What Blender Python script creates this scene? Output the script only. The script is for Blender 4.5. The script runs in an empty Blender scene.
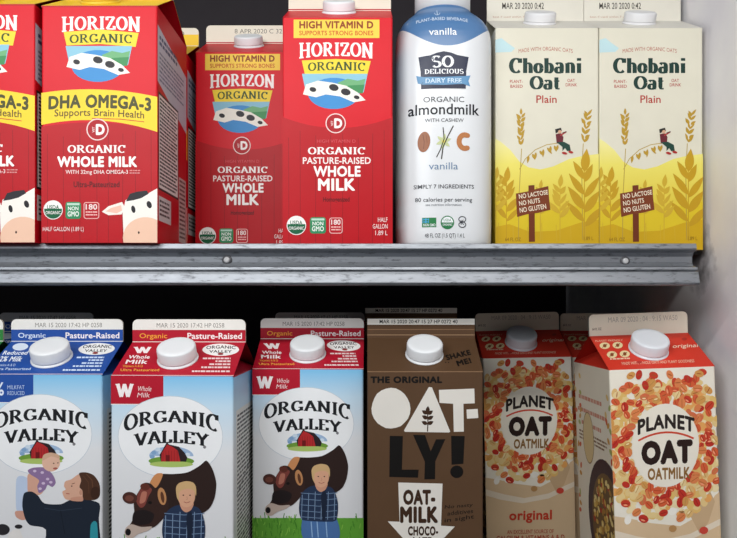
import bpy, math, random
from mathutils import Vector, Matrix
from mathutils.geometry import tessellate_polygon
random.seed(7)
col = bpy.context.scene.collection
sc = bpy.context.scene

# ------------------------------------------------------------------ camera
FPX, YH, XC = 708.0, 308.0, 368.5       # focal length in pixels, horizon row, centre column
cam_d = bpy.data.cameras.new('camera')
cam = bpy.data.objects.new('camera', cam_d); col.objects.link(cam)
cam.location = (0, 0, 0); cam.rotation_euler = (math.pi/2, 0, 0)
cam_d.sensor_width = 36.0; cam_d.lens = 36.0*FPX/737.0
cam_d.shift_y = (YH-269.0)/737.0
cam_d.clip_start = 0.01
sc.camera = cam

# ------------------------------------------------------------------ world + light
w = bpy.data.worlds.new('world'); sc.world = w; w.use_nodes = True
bg = w.node_tree.nodes['Background']
bg.inputs[0].default_value = (0.93, 0.95, 1.0, 1); bg.inputs[1].default_value = 0.12
def area(name, loc, target, sx, sy, power, colr):
    l = bpy.data.lights.new(name, 'AREA'); l.shape = 'RECTANGLE'; l.size = sx; l.size_y = sy
    l.energy = power; l.color = colr
    o = bpy.data.objects.new(name, l); col.objects.link(o); o.location = loc
    o.rotation_euler = (Vector(target)-Vector(loc)).to_track_quat('-Z', 'Y').to_euler()
    return o
area('canopy_light', (0.0, 0.08, 0.40), (0.0, 0.62, 0.02), 1.1, 0.05, 4.2, (1.0, 0.985, 0.95))
area('aisle_light', (-0.75, -1.0, 0.60), (0.05, 0.62, 0.0), 1.1, 0.4, 13.0, (0.93, 0.96, 1.0))
vs = sc.view_settings
vs.view_transform = 'Standard'; vs.look = 'None'; vs.gamma = 1.0; vs.use_curve_mapping = False
vs.exposure = 0.0

# ------------------------------------------------------------------ materials
def s2l(c): return c/12.92 if c <= 0.04045 else ((c+0.055)/1.055)**2.4
def lin(h):
    h = h.lstrip('#'); return tuple(s2l(int(h[i:i+2], 16)/255.0) for i in (0, 2, 4)) + (1.0,)
MATS = {}
def newmat(name):
    m = bpy.data.materials.new(name); m.use_nodes = True
    return m, m.node_tree.nodes, m.node_tree.links, m.node_tree.nodes['Principled BSDF']
def ink(h, rough=0.42, bump=0.06):
    k = (h, rough, bump)
    if k in MATS: return MATS[k]
    m, N, L, p = newmat('print_'+h)
    p.inputs['Roughness'].default_value = rough
    p.inputs['Specular IOR Level'].default_value = 0.2
    tc = N.new('ShaderNodeTexCoord')
    n = N.new('ShaderNodeTexNoise'); n.inputs['Scale'].default_value = 38; n.inputs['Detail'].default_value = 4
    L.new(tc.outputs['Object'], n.inputs['Vector'])
    r = N.new('ShaderNodeMapRange'); r.inputs[3].default_value = 0.93; r.inputs[4].default_value = 1.05
    L.new(n.outputs['Fac'], r.inputs[0])
    mx = N.new('ShaderNodeVectorMath'); mx.operation = 'SCALE'
    c = lin(h); mx.inputs[0].default_value = c[:3]
    L.new(r.outputs[0], mx.inputs['Scale']); L.new(mx.outputs[0], p.inputs['Base Color'])
    if bump:
        b = N.new('ShaderNodeBump'); b.inputs['Strength'].default_value = bump; b.inputs['Distance'].default_value = 0.004
        L.new(n.outputs['Fac'], b.inputs['Height']); L.new(b.outputs[0], p.inputs['Normal'])
    MATS[k] = m
    return m
def ramp_mat(name, stops, lo, hi, rough=0.42, axis='Z'):
    """printed colour gradient along the carton's height (object space)"""
    if name in MATS: return MATS[name]
    m, N, L, p = newmat(name)
    p.inputs['Roughness'].default_value = rough; p.inputs['Specular IOR Level'].default_value = 0.4
    tc = N.new('ShaderNodeTexCoord'); sp = N.new('ShaderNodeSeparateXYZ'); L.new(tc.outputs['Object'], sp.inputs[0])
    r = N.new('ShaderNodeMapRange'); r.inputs[1].default_value = lo; r.inputs[2].default_value = hi
    L.new(sp.outputs[axis], r.inputs[0])
    cr = N.new('ShaderNodeValToRGB'); L.new(r.outputs[0], cr.inputs[0])
    e = cr.color_ramp.elements
    while len(e) < len(stops): e.new(0.5)
    for i, (t, h) in enumerate(stops): e[i].position = t; e[i].color = lin(h)
    L.new(cr.outputs[0], p.inputs['Base Color'])
    MATS[name] = m
    return m
def metal_mat(name, base, rough, streak):
    m, N, L, p = newmat(name)
    p.inputs['Metallic'].default_value = 0.75
    tc = N.new('ShaderNodeTexCoord'); mp = N.new('ShaderNodeMapping'); mp.inputs['Scale'].default_value = (2.2, 6.0, 9.0)
    L.new(tc.outputs['Object'], mp.inputs[0])
    n = N.new('ShaderNodeTexNoise'); n.inputs['Scale'].default_value = 42; n.inputs['Detail'].default_value = 9; n.inputs['Roughness'].default_value = 0.7
    L.new(mp.outputs[0], n.inputs['Vector'])
    cr = N.new('ShaderNodeValToRGB'); e = cr.color_ramp.elements
    e[0].position = 0.31; e[0].color = lin(streak); e[1].position = 0.46; e[1].color = lin(base)
    L.new(n.outputs['Fac'], cr.inputs[0]); L.new(cr.outputs[0], p.inputs['Base Color'])
    r = N.new('ShaderNodeMapRange'); r.inputs[3].default_value = rough+0.15; r.inputs[4].default_value = rough-0.08
    L.new(n.outputs['Fac'], r.inputs[0]); L.new(r.outputs[0], p.inputs['Roughness'])
    b = N.new('ShaderNodeBump'); b.inputs['Strength'].default_value = 0.12; b.inputs['Distance'].default_value = 0.0006
    L.new(n.outputs['Fac'], b.inputs['Height']); L.new(b.outputs[0], p.inputs['Normal'])
    return m
def plastic(name, h, rough=0.35, spec=0.5, sss=0.0):
    if name in MATS: return MATS[name]
    m, N, L, p = newmat(name)
    n = N.new('ShaderNodeTexNoise'); n.inputs['Scale'].default_value = 60
    r = N.new('ShaderNodeMapRange'); r.inputs[3].default_value = rough-0.04; r.inputs[4].default_value = rough+0.06
    L.new(n.outputs['Fac'], r.inputs[0]); L.new(r.outputs[0], p.inputs['Roughness'])
    p.inputs['Base Color'].default_value = lin(h); p.inputs['Specular IOR Level'].default_value = spec
    MATS[name] = m
    return m

# ------------------------------------------------------------------ object helpers
def empty(name, loc, label, cat, group=None, rz=0.0):
    o = bpy.data.objects.new(name, None); col.objects.link(o)
    o.empty_display_size = 0.02
    o.location = loc; o.rotation_euler = (0, 0, rz); o['label'] = label; o['category'] = cat
    if group: o['group'] = group
    return o
class MB:
    def __init__(s): s.v = []; s.f = []; s.m = []; s.mats = []; s.sm = []
    def mi(s, m):
        if m not in s.mats: s.mats.append(m)
        return s.mats.index(m)
    def face(s, pts, m, smooth=False):
        b = len(s.v); s.v += [tuple(p) for p in pts]; s.f.append(tuple(range(b, b+len(pts)))); s.m.append(s.mi(m)); s.sm.append(smooth)
    def mesh(s, verts, faces, m, smooth=False):
        b = len(s.v); s.v += [tuple(p) for p in verts]; k = s.mi(m)
        for f in faces: s.f.append(tuple(i+b for i in f)); s.m.append(k); s.sm.append(smooth)
    def box(s, x0, x1, y0, y1, z0, z1, m):
        V = [(x, y, z) for z in (z0, z1) for y in (y0, y1) for x in (x0, x1)]
        s.mesh(V, [(0, 2, 3, 1), (4, 5, 7, 6), (0, 1, 5, 4), (2, 6, 7, 3), (0, 4, 6, 2), (1, 3, 7, 5)], m)
    def lathe(s, prof, M, m, seg=48, knurl=None, smooth=True, a=1.0, sq=None):
        """prof: (radius, height) list; knurl: (i0,i1,amount) adds grip ribs between two rings"""
        V = []; F = []
        for i, (r, h) in enumerate(prof):
            for k in range(seg):
                t = 2*math.pi*k/seg; rr = r
                if knurl and knurl[0] <= i <= knurl[1] and k % 2: rr -= knurl[2]
                c, n = math.cos(t), math.sin(t)
                if sq:
                    e = 2.0/sq[i] if isinstance(sq, list) else 2.0/sq
                    c = math.copysign(abs(c)**e, c); n = math.copysign(abs(n)**e, n)
                V.append(M @ Vector((rr*c, rr*n*a, h)))
        for i in range(len(prof)-1):
            for k in range(seg):
                k2 = (k+1) % seg
                F.append((i*seg+k, i*seg+k2, (i+1)*seg+k2, (i+1)*seg+k))
        F.append(tuple(range(seg))[::-1]); F.append(tuple((len(prof)-1)*seg+k for k in range(seg)))
        s.mesh(V, F, m, smooth)
        s.sm[-1] = False; s.sm[-2] = False
    def build(s, name, parent=None, loc=None):
        me = bpy.data.meshes.new(name); me.from_pydata(s.v, [], s.f)
        for m in s.mats: me.materials.append(m)
        me.polygons.foreach_set('material_index', s.m); me.polygons.foreach_set('use_smooth', s.sm)
        me.update()
        o = bpy.data.objects.new(name, me); col.objects.link(o)
        if parent: o.parent = parent
        if loc: o.location = loc
        return o
def copy_tree(o, parent=None):
    c = o.copy(); col.objects.link(c); c.parent = parent
    for ch in [x for x in bpy.data.objects if x.parent == o]: copy_tree(ch, c)
    return c

# ------------------------------------------------------------------ printed artwork (flat ink on a carton face)
def strk(pts, wfun):
    """ribbon polygon along a polyline; wfun(direction)->width"""
    n = len(pts); L = []; R = []
    for i in range(n):
        a = pts[max(0, i-1)]; b = pts[min(n-1, i+1)]
        dx, dy = b[0]-a[0], b[1]-a[1]; l = math.hypot(dx, dy) or 1e-9; dx /= l; dy /= l
        h = wfun(dx, dy)/2
        L.append((pts[i][0]-dy*h, pts[i][1]+dx*h)); R.append((pts[i][0]+dy*h, pts[i][1]-dx*h))
    return [[L[i], L[i+1], R[i+1], R[i]] for i in range(n-1)]
def arc(cx, cy, rx, ry, a0, a1, n=16):
    return [(cx+rx*math.cos(math.radians(a0+(a1-a0)*i/n)), cy+ry*math.sin(math.radians(a0+(a1-a0)*i/n))) for i in range(n+1)]
S_ = .20
G = {  # slab / wedge serif capitals: (advance, strokes, serif centres (x, y, half length))
 'A': (.92, [[(.08, 0), (.42, .99)], [(.42, .99), (.82, 0)], [(.2, .33), (.68, .33)]], [(.09, 0, .16), (.82, 0, .17)]),
 'C': (.86, [arc(.46, .5, .36, .46, 48, 312), [(.72, .68), (.72, .98)]], []),
 'D': (.90, [[(.16, 0), (.16, 1)], arc(.2, .5, .56, .46, -90, 90)], [(.14, 0, .15), (.14, 1, .15)]),
 'E': (.80, [[(.16, 0), (.16, 1)], [(.12, .96), (.68, .96)], [(.12, .04), (.7, .04)], [(.16, .52), (.52, .52)], [(.66, .98), (.66, .74)], [(.68, .02), (.68, .28)]], [(.14, 0, .15), (.14, 1, .15)]),
 'G': (.94, [arc(.46, .5, .36, .46, 48, 318), [(.72, .70), (.72, .98)], [(.76, .05), (.76, .42)]], [(.72, .42, .18)]),
 'H': (1.0, [[(.18, 0), (.18, 1)], [(.78, 0), (.78, 1)], [(.18, .5), (.78, .5)]], [(.18, 0, .19), (.18, 1, .19), (.78, 0, .19), (.78, 1, .19)]),
 'I': (.46, [[(.22, 0), (.22, 1)]], [(.22, 0, .19), (.22, 1, .19)]),
 'L': (.74, [[(.18, 0), (.18, 1)], [(.14, .04), (.66, .04)], [(.64, .02), (.64, .3)]], [(.18, 0, .17), (.18, 1, .18)]),
 'N': (1.0, [[(.16, 0), (.16, 1)], [(.14, .98), (.76, .02)], [(.78, 0), (.78, 1)]], [(.16, 0, .17), (.13, 1, .15), (.78, 1, .17)]),
 'O': (.96, [arc(.47, .5, .37, .45, 0, 360, 26)], []),
 'P': (.84, [[(.18, 0), (.18, 1)], arc(.3, .74, .36, .23, 90, -90)+[(.18, .51)], [(.18, .97), (.3, .97)]], [(.18, 0, .18), (.16, 1, .16)]),
 'R': (.94, [[(.18, 0), (.18, 1)], arc(.34, .74, .32, .23, 90, -90)+[(.18, .51)], [(.18, .97), (.34, .97)], [(.42, .5), (.78, .02)]], [(.18, 0, .18), (.16, 1, .16), (.82, 0, .13)]),
 'S': (.76, [arc(.38, .73, .27, .23, 30, 262, 14)+arc(.38, .26, .29, .24, 90, -150, 14)], []),
 'U': (.92, [[(.18, 1), (.18, .35)]+arc(.46, .33, .28, .29, 180, 360, 14)+[(.74, 1)]], [(.18, 1, .17), (.74, 1, .16)]),
 'V': (.92, [[(.1, 1), (.45, .01)], [(.45, .01), (.8, 1)]], [(.1, 1, .18), (.8, 1, .15)]),
 'W': (1.34, [[(.1, 1), (.38, .02)], [(.38, .02), (.64, .95)], [(.64, .95), (.9, .02)], [(.9, .02), (1.2, 1)]], [(.1, 1, .17), (.62, 1, .12), (1.2, 1, .15)]),
 'Y': (.92, [[(.1, 1), (.45, .47)], [(.45, .47), (.8, 1)], [(.45, 0), (.45, .5)]], [(.1, 1, .17), (.8, 1, .15), (.45, 0, .18)]),
 'Z': (.82, [[(.12, .95), (.72, .95)], [(.7, .96), (.12, .04)], [(.1, .05), (.74, .05)], [(.12, .98), (.12, .72)], [(.72, .02), (.72, .28)]], []),
 'a': (.66, [arc(.28, .48, .2, .19, 150, 0, 8)+[(.48, .1)], arc(.27, .2, .19, .18, 0, 360, 14), [(.46, .04), (.6, .04)]], []),
 'b': (.68, [[(.16, 0), (.16, 1)], arc(.32, .33, .22, .3, -100, 110, 14)], [(.1, 1, .1)]),
 'h': (.72, [[(.16, 0), (.16, 1)], arc(.34, .42, .2, .24, 150, 0, 8)+[(.54, 0)]], [(.16, 0, .14), (.1, 1, .1), (.56, 0, .13)]),
 'i': (.38, [[(.18, 0), (.18, .66)], [(.18, .82), (.18, 1.0)]], [(.18, 0, .14), (.12, .66, .1)]),
 'l': (.38, [[(.18, 0), (.18, 1)]], [(.18, 0, .14), (.12, 1, .1)]),
 'n': (.72, [[(.16, 0), (.16, .66)], arc(.34, .42, .2, .24, 150, 0, 8)+[(.54, 0)]], [(.16, 0, .14), (.1, .66, .1), (.56, 0, .13)]),
 'o': (.64, [arc(.3, .33, .22, .29, 0, 360, 18)], []),
 't': (.5, [[(.2, .9), (.2, .2), (.24, .08), (.32, .03), (.44, .06)], [(.03, .62), (.42, .62)]], []),
}
SPC = [.06]
def serif_tris(txt, bold=1.0, thin=.09, ser=.09):
    x = 0; out = []; sub = []; n = 0; thick = .2*bold
    if bold > 1.6: thin = ser = .12
    for ch in txt:
        if ch == ' ': x += .4; continue
        adv, st, se = G[ch]
        for p in st:
            q = strk([(a+x, b) for a, b in p], lambda dx, dy: thin+(thick-thin)*abs(dy)**1.2)
            out += q; sub += [n % 8]*len(q); n += 1
        for sx, sy, h in se:
            y0 = sy if sy < .5 else sy-ser
            if sy in (.42, .66): y0 = sy-ser
            out.append([(x+sx-h, y0), (x+sx+h, y0), (x+sx+h, y0+ser), (x+sx-h, y0+ser)]); sub.append(n % 8); n += 1
        x += adv+SPC[0]
    return out, sub
TXC = {}
def sans_tris(txt, bold):
    k = (txt, bold)
    if k in TXC: return TXC[k]
    c = bpy.data.curves.new('lettering', 'FONT'); c.body = txt; c.offset = bold; c.resolution_u = 3
    c.space_character = 1.0+bold*1.6
    if bold > .021: c.offset = 0
    o = bpy.data.objects.new('lettering', c); col.objects.link(o)
    me = o.to_mesh()
    V = [(v.co.x, v.co.y) for v in me.vertices]
    t = [[V[i] for i in p.vertices] for p in me.polygons]; sub = [0]*len(t)
    if bold > .021:      # thicken by laying the letter shape down shifted on all sides
        b2 = bold*.85; sub = [i for i in range(8) for q in t]
        t = [[(x+b2*math.cos(a), y+b2*math.sin(a)) for x, y in q] for a in [math.pi*i/4 for i in range(8)] for q in t]
    o.to_mesh_clear(); bpy.data.objects.remove(o); bpy.data.curves.remove(c)
    TXC[k] = (t, sub)
    return t, sub
def clip(poly, W, H):
    for ax, lim, sg in ((0, 0, 1), (0, W, -1), (1, 0, 1), (1, H, -1)):
        out = []
        for i in range(len(poly)):
            a, b = poly[i-1], poly[i]
            ia = (a[ax]-lim)*sg >= 0; ib = (b[ax]-lim)*sg >= 0
            if ia != ib:
                t = (lim-a[ax])/(b[ax]-a[ax]); out.append((a[0]+(b[0]-a[0])*t, a[1]+(b[1]-a[1])*t))
            if ib: out.append(b)
        poly = out
        if len(poly) < 3: return []
    return poly
class Art:
    """ink shapes laid on a face. Reference points are given on the face as (x, y) in the
       frame (xl_bottom, xr_bottom, y_bottom, xl_top, xr_top, y_top) and mapped to metres."""
    def __init__(s, mb, fn, W, H, frame, rough=0.42):
        s.mb, s.fn, s.W, s.H, s.fr, s.rough, s.k = mb, fn, W, H, frame, rough, 0
        s.zoom = None; s.maxe = None; s.cyc = None; s.sm = False
    def use(s, frame): s.fr = frame; return s
    def z(s, sc_, ox, oy): s.zoom = (sc_, ox, oy); return s
    def uv(s, p):
        x, y = p
        if s.zoom: x = s.zoom[1]+x*s.zoom[0]; y = s.zoom[2]+y*s.zoom[0]
        b0, b1, yb, t0, t1, yt = s.fr
        t = (yb-y)/(yb-yt)
        l = b0+(t0-b0)*t; r = b1+(t1-b1)*t
        return ((x-l)/(r-l)*s.W, t*s.H)
    def split(s, q):
        if len(q) > 3: return [r for i in range(1, len(q)-1) for r in s.split([q[0], q[i], q[i+1]])]
        e = [math.dist(q[i], q[(i+1) % 3]) for i in range(3)]; k = e.index(max(e))
        if e[k] <= s.maxe: return [q]
        a, b, c = q[k], q[(k+1) % 3], q[(k+2) % 3]; m = ((a[0]+b[0])/2, (a[1]+b[1])/2)
        return s.split([a, m, c])+s.split([m, b, c])
    def tris(s, T, c, h=None):
        if s.cyc is None: s.k += 1; k0 = s.k
        else: s.cyc += 1; k0 = s.k+s.cyc % 97
        off = 2e-5+k0*2.0e-6
        if h: s.k += (max(h)+1)//2
        m = c if not isinstance(c, str) else ink(c, s.rough)
        for ti, t in enumerate(T):
            if h: off = 2e-5+k0*2.0e-6+h[ti]*1.0e-6
            q = clip([s.uv(p) for p in t], s.W, s.H)
            if len(q) >= 3:
                a = sum(q[i-1][0]*q[i][1]-q[i][0]*q[i-1][1] for i in range(len(q)))
                if abs(a) < 1e-12: continue
                if a < 0: q = q[::-1]
                for r in (s.split(q) if s.maxe else [q]): s.mb.face([s.fn(u, v, off) for u, v in r], m)
    def poly(s, pts, c):
        if s.sm:      # round the outline through its points
            n = len(pts); out = []
            for i in range(n):
                p0, p1, p2, p3 = pts[i-1], pts[i], pts[(i+1) % n], pts[(i+2) % n]
                for t in (0, .25, .5, .75):
                    out.append(tuple(.5*((2*p1[k])+(-p0[k]+p2[k])*t*.8+(2*p0[k]-5*p1[k]+4*p2[k]-p3[k])*t*t*.8+(-p0[k]+3*p1[k]-3*p2[k]+p3[k])*t**3*.8+.2*2*(p2[k]-p1[k])*t) for k in (0, 1)))
            pts = out
        T = tessellate_polygon([[Vector((p[0], p[1], 0)) for p in pts]])
        s.tris([[pts[i] for i in t] for t in T], c)
    def rect(s, x0, y0, x1, y1, c, nx=1):
        s.tris([[(x0+(x1-x0)*i/nx, y0), (x0+(x1-x0)*(i+1)/nx, y0), (x0+(x1-x0)*(i+1)/nx, y1), (x0+(x1-x0)*i/nx, y1)] for i in range(nx)], c)
    def ell(s, cx, cy, rx, ry, c, n=26, rot=0, a0=0, a1=360):
        r = math.radians(rot)
        P = [(cx+px*math.cos(r)-py*math.sin(r), cy+px*math.sin(r)+py*math.cos(r)) for px, py in arc(0, 0, rx, ry, a0, a1, n)]
        if a1-a0 == 360: P = P[:-1]
        s.poly(P, c)
    def ring(s, cx, cy, rx, ry, w_, c, a0=0, a1=360, n=32):
        s.tris(strk(arc(cx, cy, rx, ry, a0, a1, n), lambda dx, dy: w_), c)
    def line(s, pts, w_, c): s.tris(strk(pts, lambda dx, dy: w_), c)
    def rrect(s, x0, y0, x1, y1, r, c):
        P = arc(x1-r, y1-r, r, r, 0, 90, 5)+arc(x0+r, y1-r, r, r, 90, 180, 5)+arc(x0+r, y0+r, r, r, 180, 270, 5)+arc(x1-r, y0+r, r, r, 270, 360, 5)
        s.poly(P, c)
    def text(s, txt, x0, y0, x1, y1, c, bold=0.0, arch=0.0, serif=0, shear=0.0, rot=0.0, flare=0.0):
        T, sub = serif_tris(txt, serif) if serif else sans_tris(txt, bold)
        xs = [p[0] for t in T for p in t]; ys = [p[1] for t in T for p in t]
        a, b, c0, d = min(xs), max(xs), min(ys), max(ys)
        out = []; cr, sr = math.cos(math.radians(rot)), math.sin(math.radians(rot))
        cx, cy = (x0+x1)/2, (y0+y1)/2
        for t in T:
            q = []
            for px, py in t:
                fx = (px-a)/(b-a); fy = (py-c0)/(d-c0)
                tt = (2*fx-1)**2
                X = x0+fx*(x1-x0)+shear*fy*(y1-y0)
                hh = (y1-y0)*(1+flare*tt)
                Y = y1-fy*hh+(flare*tt*(y1-y0)*.5)-arch*(1-tt)
                dx, dy = X-cx, Y-cy
                q.append((cx+dx*cr-dy*sr, cy+dx*sr+dy*cr))
            out.append(q)
        s.tris(out, c, sub)
    def dashes(s, x0, y0, x1, y1, rows, c, fill=0.9, h=0.5, seed=1, lo=1.0, hi=5.0):
        """fine print too small to read: rows of short ink marks"""
        rnd = random.Random(seed); T = []; dy = (y1-y0)/rows
        for r in range(rows):
            x = x0; xe = x0+(x1-x0)*(fill if r % 3 == 2 else 1.0)
            while x < xe:
                l = rnd.uniform(lo, hi); e = min(xe, x+l)
                T.append([(x, y0+dy*r), (e, y0+dy*r), (e, y0+dy*(r+h)), (x, y0+dy*(r+h))]); x += l+rnd.uniform(.5, 1.2)*lo*.6
        s.tris(T, c)
    def leaf(s, x, y, l, w_, ang, c):
        a = math.radians(ang); P = []
        for i in range(9):
            t = i/8; P.append((t*l, math.sin(math.pi*t**.8)*w_/2))
        for i in range(7, 0, -1):
            t = i/8; P.append((t*l, -math.sin(math.pi*t**.8)*w_/2))
        s.poly([(x+px*math.cos(a)-py*math.sin(a), y-(px*math.sin(a)+py*math.cos(a))) for px, py in P], c)

def usda(A, cx, cy, r):
    A.ell(cx, cy, r, r, '#f3f1ee'); A.ell(cx, cy, r*.92, r*.92, '#0f5f3c', a0=-8, a1=188, n=20)
    A.text('USDA', cx-r*.62, cy-r*.5, cx+r*.62, cy-r*.08, '#0f5f3c', .02)
    A.text('ORGANIC', cx-r*.78, cy+r*.12, cx+r*.78, cy+r*.45, '#f3f1ee', .01)
def nongmo(A, x0, y0, x1, y1):
    A.rrect(x0, y0, x1, y1, (x1-x0)*.18, '#2f8a5c'); h = y1-y0
    A.rect(x0+1.5, y0+1.2, x1-1.5, y0+h*.2, '#bfe0cd')
    A.text('NON', x0+2.5, y0+h*.27, x1-2.5, y0+h*.5, '#eef6ee', .03)
    A.text('GMO', x0+2, y0+h*.55, x1-2, y0+h*.86, '#eef6ee', .03)
def box180(A, x0, y0, x1, y1):
    A.rrect(x0, y0, x1, y1, 2.5, '#f0b3b0'); A.rrect(x0+.8, y0+.8, x1-.8, y1-.8, 2, '#b5101f'); h = y1-y0
    A.text('180', x0+2, y0+h*.12, x1-2, y0+h*.45, '#f5e5e2', .02)
    A.dashes(x0+2, y0+h*.55, x1-2, y0+h*.88, 2, '#f0b3b0', seed=4)
def dcircle(A, cx, cy, r, bgc='#b00c1c'):
    A.ell(cx, cy, r, r, '#f2d9d6'); A.ell(cx, cy, r*.9, r*.9, bgc)
    A.text('D', cx-r*.15, cy-r*.5, cx+r*.65, cy+r*.5, '#fbf4f0', .06)
    A.text('VIT', cx-r*.62, cy-r*.1, cx-r*.2+r*.1, cy+r*.12, '#f2d9d6', .03, rot=-90)

# ------------------------------------------------------------------ gable-top carton
CW, CD, CH = .095, .095, .197
def carton_body(mats, H=CH):
    """rounded box, mats = (front, right, back, left); origin at the centre of its base"""
    mb = MB(); r = .0016; hw, hd = CW/2, CD/2
    P = []
    for cx, cy, a in ((hw-r, -hd+r, -90), (hw-r, hd-r, 0), (-hw+r, hd-r, 90), (-hw+r, -hd+r, 180)):
        for i in range(4): t = math.radians(a+30*i); P.append((cx+r*math.cos(t), cy+r*math.sin(t)))
    n = len(P)
    for i in range(n):
        a, b = P[i], P[(i+1) % n]
        c_ = i//4 if i % 4 == 3 else None
        if i % 4 == 3: m = mats[(i//4+1) % 4]
        else: m = mats[(i//4 + (1 if i % 4 >= 1 else 0)) % 4]
        # faces 3,7,11,15 run along right, back, left, front
        mb.face([(a[0], a[1], 0.0), (b[0], b[1], 0.0), (b[0], b[1], H), (a[0], a[1], H)], m)
    mb.face([(x, y, 0.0) for x, y in P][::-1], mats[0])
    return mb
def fnF(u, v, o): return (u-CW/2, -CD/2-o, v)
def fnR(u, v, o): return (CW/2+o, u-CD/2, v)
def fnL(u, v, o): return (-CW/2-o, CD/2-u, v)
def gable(H, rise, mslope, mside, mback=None):
    """two roof panels and the folded-in gussets; a thin board"""
    mb = MB(); hw, hd = CW/2, CD/2; t = 0.0
    z0, z1 = H, H+rise
    for sy, m in ((-1, mslope), (1, mback or mslope)):
        a = [(-hw, sy*hd, z0), (hw, sy*hd, z0), (hw, sy*t, z1), (-hw, sy*t, z1)]
        mb.face(a if sy < 0 else a[::-1], m)
        b = [(-hw, sy*(hd-.0003), z0-.0003), (hw, sy*(hd-.0003), z0-.0003), (hw, 0, z1-.0006), (-hw, 0, z1-.0006)]
        mb.face(b[::-1] if sy < 0 else b, mside)
    for sx in (-1, 1):
        A_, B_ = (sx*hw, -hd, z0), (sx*hw, hd, z0); P_ = (sx*(hw-.040), 0, z1-.002)
        mb.face([A_, B_, P_], mside)
    return mb
def slope_fn(H, rise):
    L = math.hypot(CD/2, rise); dy, dz = (CD/2)/L, rise/L
    def fn(u, v, o): return (u-CW/2, -CD/2+v*dy-o*dz, H+v*dz+o*dy)
    return fn, L
def fin(H, rise, fh, m):
    """the pressed seal standing on the ridge, corners rounded, two boards thick"""
    mb = MB(); hw = CW/2; r = .0045; z0, z1 = H+rise-.0008, H+rise+fh; y = .0011
    P = [(-hw, z0), (hw, z0)]+[(hw-r+r*math.cos(math.radians(a)), z1-r+r*math.sin(math.radians(a))) for a in range(0, 91, 18)] \
        + [(-hw+r+r*math.cos(math.radians(a)), z1-r+r*math.sin(math.radians(a))) for a in range(90, 181, 18)]
    mb.face([(x, -y, z) for x, z in P], m); mb.face([(x, y, z) for x, z in P][::-1], m)
    for i in range(len(P)):
        a, b = P[i], P[(i+1) % len(P)]
        mb.face([(a[0], -y, a[1]), (a[0], y, a[1]), (b[0], y, b[1]), (b[0], -y, b[1])], ink('#cfc9bb'))
    def fn(u, v, o): return (u-hw, -y-o, z0+.0008+v)
    return mb, fn
def screw_cap(parent, H, rise, r=.0158, h=.0105, x=0.0, along=.5, colr='#eceff2'):
    fn, L = slope_fn(H, rise); c = Vector(fn(CW/2+x, L*along, 0)); ang = math.atan2(rise, CD/2)
    M = Matrix.Translation(c) @ Matrix.Rotation(ang, 4, 'X')
    wp = plastic('cap_plastic_'+colr, colr, .38)
    mb = MB()
    mb.lathe([(r*.99, .0022), (r, .003), (r, h-.0016), (r-.0005, h-.0007), (r-.0016, h-.0001), (r-.0045, h)], M, wp, 72, (1, 2, .0004))
    cap = mb.build('cap', parent)
    mb = MB(); mb.lathe([(r*1.06, 0), (r*1.06, .0009), (r*.98, .0013), (r*.98, .0022)], M, wp, 48)
    mb.build('spout_collar', cap)
    return cap
RAW = '#e4ddcc'

# ------------------------------------------------------------------ structure: wall, back, floor, shelves
def structure(o): o['kind'] = 'structure'; return o
def wall_mat(name, h, dirt):
    m, N, L, p = newmat(name); p.inputs['Roughness'].default_value = .55
    tc = N.new('ShaderNodeTexCoord')
    n = N.new('ShaderNodeTexNoise'); n.inputs['Scale'].default_value = 9; n.inputs['Detail'].default_value = 6
    L.new(tc.outputs['Object'], n.inputs['Vector'])
    cr = N.new('ShaderNodeValToRGB'); e = cr.color_ramp.elements
    e[0].position = .3; e[0].color = lin('#e6e2ea'); e[1].position = .62; e[1].color = lin(h)
    L.new(n.outputs['Fac'], cr.inputs[0])
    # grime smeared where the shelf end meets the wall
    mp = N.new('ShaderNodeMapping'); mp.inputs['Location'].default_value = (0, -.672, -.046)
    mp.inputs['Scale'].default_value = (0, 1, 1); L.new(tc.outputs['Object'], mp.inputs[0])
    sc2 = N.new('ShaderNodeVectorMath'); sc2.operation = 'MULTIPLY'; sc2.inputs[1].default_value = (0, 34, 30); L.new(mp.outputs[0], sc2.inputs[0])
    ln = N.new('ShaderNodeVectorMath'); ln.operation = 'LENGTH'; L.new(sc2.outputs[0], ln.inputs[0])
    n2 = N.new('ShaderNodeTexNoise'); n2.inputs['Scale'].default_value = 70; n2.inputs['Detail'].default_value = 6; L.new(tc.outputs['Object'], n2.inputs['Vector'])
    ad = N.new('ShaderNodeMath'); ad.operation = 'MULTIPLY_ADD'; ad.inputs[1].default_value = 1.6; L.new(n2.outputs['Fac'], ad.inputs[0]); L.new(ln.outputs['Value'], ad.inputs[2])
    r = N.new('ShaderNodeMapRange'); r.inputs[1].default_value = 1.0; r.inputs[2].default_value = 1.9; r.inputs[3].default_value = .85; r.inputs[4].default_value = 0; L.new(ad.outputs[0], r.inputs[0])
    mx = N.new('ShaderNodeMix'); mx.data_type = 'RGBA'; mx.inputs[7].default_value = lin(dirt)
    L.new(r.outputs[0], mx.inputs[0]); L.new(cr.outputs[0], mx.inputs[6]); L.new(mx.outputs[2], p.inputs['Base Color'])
    b = N.new('ShaderNodeBump'); b.inputs['Strength'].default_value = .12; b.inputs['Distance'].default_value = .003
    L.new(n2.outputs['Fac'], b.inputs['Height']); L.new(b.outputs[0], p.inputs['Normal'])
    return m
WX = .3125
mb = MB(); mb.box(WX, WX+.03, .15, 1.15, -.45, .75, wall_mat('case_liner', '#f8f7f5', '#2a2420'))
structure(mb.build('wall_right'))
dark = plastic('dark_liner', '#2c262b', .6, .3)
mb = MB(); mb.box(-.9, WX, 1.12, 1.15, -.45, .75, dark); structure(mb.build('wall_back'))
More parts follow.
